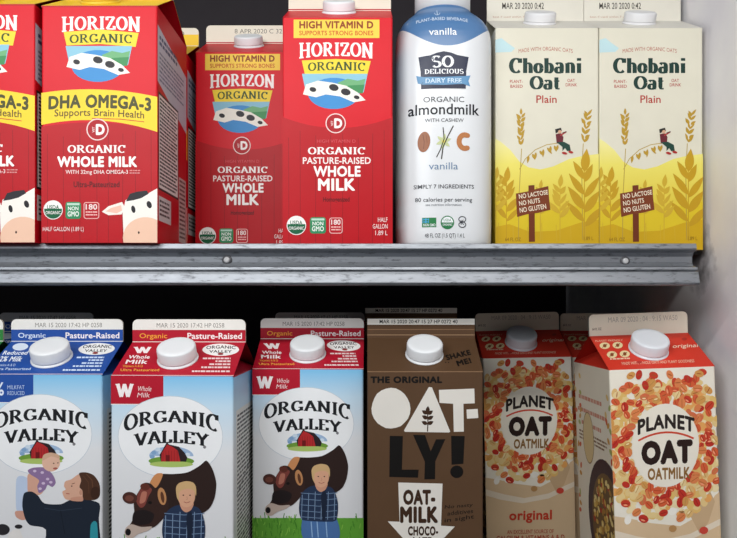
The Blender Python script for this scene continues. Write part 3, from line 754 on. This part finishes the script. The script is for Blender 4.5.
def mother_and_baby(A):
    A.sm = True
    A.z(.2193, 127, 420)
    A.poly([(95, 285), (120, 270), (155, 290), (150, 350), (135, 435), (98, 435), (92, 380)], '#b9c8e0')
    A.poly([(90, 435), (130, 435), (140, 470), (118, 476), (92, 460)], '#c99684')
    A.poly([(150, 262), (200, 262), (240, 300), (215, 350), (190, 360), (150, 350), (146, 300)], '#d0a08c')
    A.poly([(130, 352), (165, 343), (195, 362), (225, 398), (300, 402), (345, 382), (400, 378), (480, 398), (478, 470), (470, 640), (236, 640), (232, 520), (160, 500), (136, 470), (122, 410)], '#1e2633')
    A.poly([(440, 500), (470, 490), (472, 640), (440, 640)], '#2f8f9c')
    A.poly([(388, 262), (350, 286), (322, 296), (316, 318), (324, 334), (308, 345), (322, 378), (360, 384), (405, 380), (410, 300)], '#d2a48d')
    A.poly([(386, 258), (420, 254), (455, 268), (480, 305), (484, 350), (470, 378), (440, 384), (405, 378), (402, 340), (388, 322), (396, 290)], '#4a3023')
    A.line([(352, 308), (366, 304)], 3, '#6b4433'); A.ell(352, 318, 4, 3, '#3a2822', 10); A.line([(326, 352), (342, 354)], 4, '#a8584c'); A.poly([(350, 372), (400, 366), (402, 388), (352, 386)], '#c4907a')
    A.line([(420, 262), (446, 290), (452, 340)], 3, '#6a4632'); A.line([(405, 270), (430, 300), (432, 350)], 3, '#5c3c2a'); A.line([(225, 420), (300, 432), (400, 420)], 3, '#2e3948'); A.line([(300, 432), (320, 540)], 3, '#141a24')
    A.ell(462, 350, 22, 30, '#3c261c', 16); A.ell(394, 348, 7, 12, '#bd8c76', 12)
    A.poly([(148, 244), (175, 232), (228, 232), (262, 262), (278, 300), (262, 322), (240, 312), (228, 335), (200, 350), (192, 318), (200, 290), (158, 262)], '#8a7099')
    for x, y in ((180, 248), (215, 255), (240, 285), (220, 305), (255, 300), (205, 330)): A.ell(x, y, 8, 6, '#cbb8d2', 10)
    A.ell(256, 208, 42, 42, '#dcb39d', 24); A.poly([(216, 200), (222, 172), (256, 162), (290, 172), (296, 190), (256, 180)], '#cda78c')
    A.ell(268, 212, 3.5, 3, '#4a3028', 8); A.ell(288, 210, 3, 3, '#4a3028', 8); A.ell(276, 236, 11, 5, '#a65a50', 12)
    A.ell(30, 520, 34, 26, '#2a282c', 16); A.ell(105, 506, 18, 10, '#2a282c', 14); A.poly([(60, 540), (110, 520), (140, 640), (40, 640)], '#dedbd8'); A.rect(-120, 600, 620, 1100, '#5c9a35')
    A.zoom = None; A.sm = False
def farm_carton(kind, x, y, label):
    root = empty('milk_carton', (x, y+CD/2, ZL), label, 'carton', {'red': 'farm milk cartons with crimson tops', 'blue': 'farm milk cartons with blue tops', 'green': None}[kind])
    if not root.get('group'): pass
    base = {'red': '#b3182e', 'blue': '#2650a0', 'green': '#2f7d3c'}[kind]; dk = {'red': '#8f1226', 'blue': '#1d3f86', 'green': '#256632'}[kind]
    sky = ramp_mat('sky_print', [(0, '#d9dadd'), (.5, '#dfe1e4'), (.80, '#c2dcee'), (1, '#7cc2ec')], 0.08, CH)
    mb = carton_body((sky, sky, sky, sky)); A = Art(mb, fnF, CW, CH, OVF)
    A.poly([(112, 376), (165, 376), (165, 402), (162, 405), (112, 405)], base)
    if kind == 'red':
        A.text('W', 116.6, 383.7, 135, 397.6, '#f6eeee', serif=1.4)
        A.text('Whole', 138.5, 386.5, 152.5, 391.5, '#f0dada', 0, shear=.2); A.text('Milk', 138.5, 393, 151, 397.6, '#f0dada', 0, shear=.2)
    else:
        A.text('2%', 116.5, 384, 135, 397.6, '#dfe8f5', .02); A.text('MILKFAT', 138.5, 387, 156, 391, '#b9cbe8', 0); A.text('REDUCED', 138.5, 393, 156, 397, '#b9cbe8', 0)
    A.line([(112, 404.6), (162, 404.6)], .6, '#ffffff')
    ov_logo(A)
    (cow_and_boy if kind == 'red' else mother_and_baby)(A)
    for fnS, sd in ((fnR, 11), (fnL, 17)):
        A = Art(mb, fnS, CD, CH, fr(0, 95, 0, 197))
        A.rect(0, 0, 95, 1, base)
        A.rect(10, 28, 88, 190, '#dfdfdb'); A.dashes(14, 32, 84, 186, 46, '#3e3d40', seed=sd, lo=3, hi=14, h=.52)
        A.line([(12, 95), (60, 80), (86, 62)], 1.4, '#3e3d40'); A.line([(12, 140), (50, 128), (86, 112)], 1.4, '#3e3d40')
    mb.build('body', root)
    rise, fh = .0245, .0185
    mb = gable(CH, rise, ink(base), ink(dk)); fn, L = slope_fn(CH, rise)
    A = Art(mb, fn, CW, L, (112, 235, 376, 131.5, 245.5, 341))
    lt = {'red': '#f0b34a', 'blue': '#cfe0f7', 'green': '#e6f0d8'}[kind]
    if kind == 'red':
        A.text('W', 132.5, 346.8, 150.5, 353.6, '#f8f0f0', serif=1.4); A.text('Whole', 127.5, 355.6, 149, 359.2, '#f8eeee', .03, shear=.3); A.text('Milk', 125, 360.2, 147, 364.3, '#f8eeee', .03, shear=.3)
    else:
        A.ell(142, 347.5, 8, 4, '#dfe8f5', 18); A.text('Reduced', 126, 351.8, 151, 356, '#f0f4fb', .02, shear=.3); A.text('2% Milk', 124, 357.5, 147, 363, '#f0f4fb', .03, shear=.3)
    A.text('Vitamins A & D', 123, 365.2, 143, 367.6, lt, 0); A.text('Ultra Pasteurized', 121, 369, 160, 371.4, lt, .01)
    A.ell(220.6, 349.8, 18.5, 6.4, '#f3f2f0', 34); A.text('ORGANIC', 206, 346, 235.5, 349.4, '#1d1e22', .02, arch=.8); A.text('VALLEY', 209, 350.2, 232, 353, '#1d1e22', .02); A.ell(220.6, 354.2, 3, 1.2, '#8c2a2a', 12)
    for i, (a, yy) in enumerate(((203, 358), (216, 360.8), (210, 363.8), (202, 366.8), (193, 370.6))): A.dashes(a, yy, 231, yy+2.2, 1, '#ecd6d6' if kind == 'red' else '#cfe0f7', seed=i, lo=1.5, hi=5, h=.7)
    A.line([(112, 375.3), (235, 375.3)], .5, '#e9d5d5')
    mb.build('roof_panel', root)
    mb, fn = fin(CH, rise, fh, ink('#eceae4')); A = Art(mb, fn, CW, fh, fr(131, 243, 320, 341))
    A.rect(131, 330, 243, 341, base)
    A.text('Organic', 138, 333.2, 165.5, 339.4, '#f0a53a' if kind == 'red' else '#d9e6f7', .012)
    A.text('Pasture-Raised', 185.5, 332.8, 239.5, 338.6, '#f6eeee', .02)
    A.text('MAR 15 2020 17:42 HP 0258', 155, 323.5, 222, 327.8, '#8a8782', 0)
    mb.build('seal_fin', root)
    screw_cap(root, CH, rise, r=.0153, h=.0125, x=-.002, along=.47)
    return root
ov = farm_carton('red', -.1500, .545, 'farm milk carton with crimson roof and white top seal, beside the blue-roofed carton')
ov.rotation_euler.z = math.radians(-1.5)
o = copy_tree(ov); o.location = (-.0518, .605+CD/2, ZL); o.rotation_euler.z = 0; o['label'] = 'farm milk carton with crimson roof and shaded grey top seal, beside the brown carton'
o = copy_tree(ov); o.location = (-.0518, .707+CD/2, ZL); o.rotation_euler.z = 0; o.scale.z = 1.02; o['label'] = 'dark milk carton seal barely showing behind the shaded crimson-roofed carton'
ob = farm_carton('blue', -.2565, .556, 'farm milk carton with blue roof and a mother lifting a baby on its front')
o = copy_tree(ob); o.location = (-.327, .672+CD/2, ZL); o.scale.z = 1.02; o['label'] = 'dark milk carton seal barely showing behind the left part of the blue-roofed carton'
og = farm_carton('green', -.3605, .560, 'farm milk carton with green roof cut off by the left edge')

# ------------------------------------------------------------------ brown oat drink carton with hand-cut lettering
def oatly():
    root = empty('oat_drink_carton', (.0465, .58+CD/2, ZL), 'brown oat drink carton with big white and black hand-cut letters', 'carton', 'brown hand-lettered oat drink cartons')
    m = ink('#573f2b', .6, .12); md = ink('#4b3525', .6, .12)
    WH, BK, BR = '#dedad2', '#0d0a08', '#3a2517'
    mb = carton_body((m, md, m, md)); A = Art(mb, fnF, CW, CH, fr(368, 484, 372, 612.6), .6)
    A.z(.223, 360, 310)
    A.text('THE ORIGINAL', 50, 297, 372, 328, BK, .07)
    rnd = random.Random(5)
    A.poly([(142+88*math.cos(t*.2618)*rnd.uniform(.97, 1.01), 441+92*math.sin(t*.2618)*rnd.uniform(.97, 1.01)) for t in range(24)], WH)
    A.poly([(312, 345), (326, 347), (408, 545), (402, 549), (206, 546), (200, 541)], WH)
    A.poly([(357, 358), (516, 352), (518, 418), (467, 420), (469, 545), (424, 546), (421, 420), (360, 416)], WH)
    A.poly([(481, 446), (531, 443), (534, 484), (483, 487)], WH)
    A.line([(306, 545), (308, 500), (306, 455)], 5, BR)
    for x, y, a in ((306, 512, 25), (306, 512, 155), (307, 490, 30), (307, 488, 150), (306, 468, 35), (306, 466, 148), (306, 460, 85)): A.leaf(x, y, 30, 18, a, BR)
    A.z(.2192, 360, 420)
    A.poly([(139, 72), (199, 73), (195, 226), (271, 226), (268, 263), (137, 260)], BK)
    A.poly([(245, 67), (300, 68), (326, 142), (350, 88), (393, 87), (347, 188), (346, 270), (297, 271), (299, 190)], BK)
    A.poly([(419, 72), (481, 73), (475, 200), (421, 204)], BK); A.ell(445, 236, 30, 29, BK, 18)
    A.poly([(178, 285), (380, 290), (373, 482), (436, 486), (290, 640), (130, 462), (184, 464)], WH)
    A.text('OAT-', 200, 317, 347, 388, BR, .07); A.text('MILK', 186, 394, 360, 470, BR, .07)
    A.text('CHOCO-', 222, 484, 360, 528, BR, .06); A.text('LATE', 245, 534, 330, 575, BR, .06)
    A.text('No nasty', 388, 384, 516, 404, BK, .005, rot=-5, shear=.2); A.text('additives', 400, 411, 518, 430, BK, .005, rot=-6, shear=.2); A.text('in sight', 386, 440, 522, 464, BK, .005, rot=-8, shear=.2)
    mb.build('body', root)
    rise, fh = .0265, .0165
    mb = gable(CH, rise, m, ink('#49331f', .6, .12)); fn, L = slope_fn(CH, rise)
    A = Art(mb, fn, CW, L, (368, 482, 373, 372, 479, 335), .6)
    A.text('SHAKE', 447, 352, 473, 358, BK, .06, rot=-14); A.text('ME!', 457, 359.5, 472, 365.5, BK, .06, rot=-14); A.ell(446.5, 363, .7, .7, BK, 8); A.ell(449.3, 363, .7, .7, BK, 8)
    A.line([(368, 372.7), (482, 372.7)], .5, '#a08062')
    mb.build('roof_panel', root)
    mb, fn = fin(CH, rise, fh, m); A = Art(mb, fn, CW, fh, fr(372, 478, 317.5, 336), .6)
    A.rect(372, 317.5, 478, 323.4, '#e9e5dc'); A.rect(372, 333.2, 478, 333.9, '#a08062'); A.rect(372, 328, 478, 328.4, '#947357')
    A.text('MAR 15 2020 20:47 15 27 HP 0272 40', 384, 318.4, 461, 322.2, '#2a2724', .01)
    mb.build('seal_fin', root)
    screw_cap(root, CH, rise, r=.0153, h=.0125, x=.001, along=.47)
    return root
oa = oatly()
o = copy_tree(oa); o.location = (.0440, .686+CD/2, ZL); o.scale.z = 1.04; o['label'] = 'brown carton in deep shadow, only its top seal showing behind the brown carton'

# ------------------------------------------------------------------ oat drink cartons with a ring of flakes
def planet_front(A):
    A.use((614.5, 724, 593, 608, 716.5, 370)); CR = '#efe9da'
    rnd = random.Random(21)
    wh = ['#c8412c', '#d6603a', '#c03428', '#dd8450', '#d49a54', '#e0b878', '#e9cf98', '#d8704a']
    A.poly([(600, 508), (625, 512), (650, 518), (680, 522), (705, 510), (716, 494), (725, 488), (725, 600), (600, 600)], '#d9bd98')
    A.poly([(600, 520), (635, 530), (660, 535), (690, 530), (725, 515), (725, 521), (690, 536), (658, 541), (630, 536), (600, 527)], '#e6d8c3')
    A.poly([(690, 512), (703, 498), (711, 490), (716, 500), (709, 520), (700, 530)], '#c9ab86')
    for x, y, r in ((672, 505, 5), (660, 511, 4), (684, 507, 5), (640, 512, 4), (626, 514, 3.5)): A.ell(x, y, r, r*1.3, '#f4f0e6', 12, rot=rnd.uniform(0, 90))
    A.cyc = 0
    for k in range(330):      # pale flakes underneath
        a = rnd.uniform(0, 6.283); r = rnd.uniform(36, 66)
        x = 664+r*math.cos(a)*.98; y = 444+r*math.sin(a)*1.12
        if 606 < x < 720 and 384 < y < 514: A.ell(x, y, rnd.uniform(4, 5.8), rnd.uniform(3, 4.2), rnd.choice(('#e9cf92', '#e3bd70', '#efdcae', '#e8a860', '#e6c98c')), 10, rot=rnd.uniform(0, 180))
    A.k += 98; A.cyc = 0
    pts = []
    for ring, n, j in ((39, 36, 2), (45, 40, 3), (52, 38, 4), (62, 34, 6)):
        for k in range(n):
            a = 2*math.pi*k/n+rnd.uniform(-.07, .07); r = ring+rnd.uniform(-j, j)
            x = 664+r*math.cos(a)*.98; y = 444+r*math.sin(a)*1.10
            if 606 < x < 720 and 374 < y < 514: pts.append((x, y, ring))
    rnd.shuffle(pts)
    for x, y, ring in pts:
        top = y < 402
        if top and rnd.random() < .3 and ring > 50: continue
        c = rnd.choice(wh[:4] if rnd.random() < .5 else wh); s_ = rnd.uniform(4.0, 5.6); rt = rnd.uniform(0, 180)
        A.ell(x, y, s_, s_*.72, c, 12, rot=rt)
        dk = {'#c8412c': '#9c2c1c', '#d6603a': '#a8401c', '#c03428': '#8e241c', '#dd8450': '#b0602e'}.get(c, '#b98a48')
        dx, dy = math.cos(math.radians(rt))*s_*.75, math.sin(math.radians(rt))*s_*.75
        A.line([(x-dx, y-dy), (x+dx, y+dy)], .55, dk)
        if rnd.random() < .5: A.ell(x-dy*.4, y+dx*.4, s_*.45, s_*.16, '#f0a07a' if c in wh[:4] else '#f4e2b4', 8, rot=rt)
    for k in range(34):
        x, y = rnd.uniform(611, 713), rnd.uniform(374, 403); c = rnd.choice(wh); A.ell(x, y, 4.8, 3.3, c, 12, rot=rnd.uniform(0, 180)); A.ell(x, y, 3, .5, '#a8552e', 8, rot=rnd.uniform(0, 180))
    A.cyc = None; A.k += 98
    A.ell(665, 444, 34.5, 40, CR, 40)
    A.text('PLANET', 636.5, 419, 695, 433, '#2b2320', .05, arch=5, flare=.05)
    A.tris(strk([(637+57*t/10, 438.5-7*(1-(2*t/10-1)**2)) for t in range(11)], lambda dx, dy: 1.9), '#cf4a32')
    A.text('OAT', 640, 438.8, 693, 462.4, '#2b1c18', .09)
    A.text('OATMILK', 646.5, 465.2, 690, 476.8, '#8a6431', .045)
    A.ell(672, 524, 4, 3.4, '#b98d5a', 14); A.ell(704, 527, 4.6, 3.6, '#cf4a3c', 14)
    A.use((489, 578.5, 543.4, 483, 571.5, 359))
    A.text('original', 511, 507, 554, 519.6, '#c9402c', .035)
    A.text('AN EXCELLENT SOURCE OF', 509, 526, 556, 529.8, '#b34a34', .01); A.text('CALCIUM & VITAMINS A & D', 498.5, 531.4, 567, 536.6, '#b34a34', .02)
def planet():
    root = empty('oat_drink_carton', (.2525, .597+CD/2, ZL), '', 'carton', 'red-topped oat drink cartons with flake rings')
    cr_ = ink('#efe9da'); sd = ink('#e6dcc8')
    mb = carton_body((cr_, sd, cr_, sd)); A = Art(mb, fnF, CW, CH, H_); planet_front(A)
    for fnS in (fnL, fnR):
        A = Art(mb, fnS, CD, CH, fr(0, 95, 0, 197)); rnd = random.Random(8)
        for y, (a, b) in zip((30, 42, 54), ((12, 74), (8, 84), (18, 70))): A.dashes(a, y, b, y+6, 1, '#cc8a74', seed=y, lo=2, hi=7, h=.6)
        A.dashes(10, 64, 84, 74, 3, '#7d5a3e', seed=6, lo=2, hi=7)
        for i in range(46):
            c = rnd.choice(('#d0603a', '#c9923e', '#a8b060', '#dcb870')); A.ell(rnd.choice((rnd.uniform(0, 18), rnd.uniform(78, 95))), rnd.uniform(8, 190), 3.4, 2.2, c, 10, rot=rnd.uniform(0, 180))
        A.ell(36, 68, 15, 24, '#8a6a40', 24); A.ell(36, 68, 14, 23, '#d9c08e', 24)
        A.ell(76, 134, 46, 54, '#3a2a33', 34); A.ell(78, 138, 38, 46, '#6e5334', 30)
        for i in range(170):
            a = rnd.uniform(0, 6.28); r = rnd.random()**.5
            A.ell(78+34*r*math.cos(a), 138+42*r*math.sin(a), 3.4, 2.3, rnd.choice(('#d9b45e', '#c79a48', '#e6cc86', '#a87a3a', '#b0362c' if a > 3 else '#d9b45e')), 9, rot=rnd.uniform(0, 180))
    mb.build('body', root)
    rise, fh = .0275, .019
    mb = gable(CH, rise, ink('#d93d2c'), ink('#c23325')); fn, L = slope_fn(CH, rise)
    A = Art(mb, fn, CW, L, (608, 716, 370, 593, 691, 335))
    A.z(.2231, 575, 300)
    for x, y in ((145, 207), (203, 207), (172, 248), (230, 247)):
        A.ell(x, y, 23, 15, '#f0dca8', 20); A.ell(x, y, 8, 8, '#8c4a26', 10); A.line([(x-12, y+8), (x+12, y-8)], 3, '#8c4a26')
    A.text('PLANET FRIENDLY', 105, 180, 228, 188, '#f0cdb0', 0); A.dashes(160, 264, 250, 270, 1, '#f0cdb0', lo=6, hi=20, h=1)
    A.text('original', 448, 212, 562, 234, '#f6d9c0', .01, shear=.2)
    A.text('MADE WITH WHOLE OATS AND PLANT GOODNESS', 210, 282, 540, 294, '#f0cdb0', 0)
    A.ell(505, 190, 12, 7, '#b8332a', 12); A.ell(290, 285, 12, 6, '#b8332a', 12)
    mb.build('roof_panel', root)
    mb, fn = fin(CH, rise, fh, ink('#ece4d0')); A = Art(mb, fn, CW, fh, fr(593, 691, 314, 336))
    A.text('MAR 09 2020 : 04 : 9:15 WA50', 612, 317.4, 681, 323, '#b3aca0', 0); A.text('64 FL OZ', 596, 328, 605, 330.8, '#5a4a3c', .01)
    mb.build('seal_fin', root)
    screw_cap(root, CH, rise, r=.0166, h=.0125, x=-.001, along=.52, colr='#e9edf3')
    return root
pl = planet(); pl['label'] = 'oatmilk carton with red roof and flake ring at the front right, beside the white wall'
o = copy_tree(pl); o.location = (.1690, .735+CD/2, ZL+.001); o.rotation_euler.y = math.radians(-1.2); o.scale.x = .97; o['label'] = 'oatmilk carton with red roof and original lettering, set back beside the brown carton'
o = copy_tree(pl); o.location = (.2640, .752+CD/2, ZL); o['label'] = 'dim red-roofed oatmilk carton standing directly behind the front right oatmilk carton'
pl.rotation_euler = (0, math.radians(-2.0), math.radians(1.5)); pl.scale.x = .955; pl.location = (.2545, .600+CD/2, ZL+.0016)
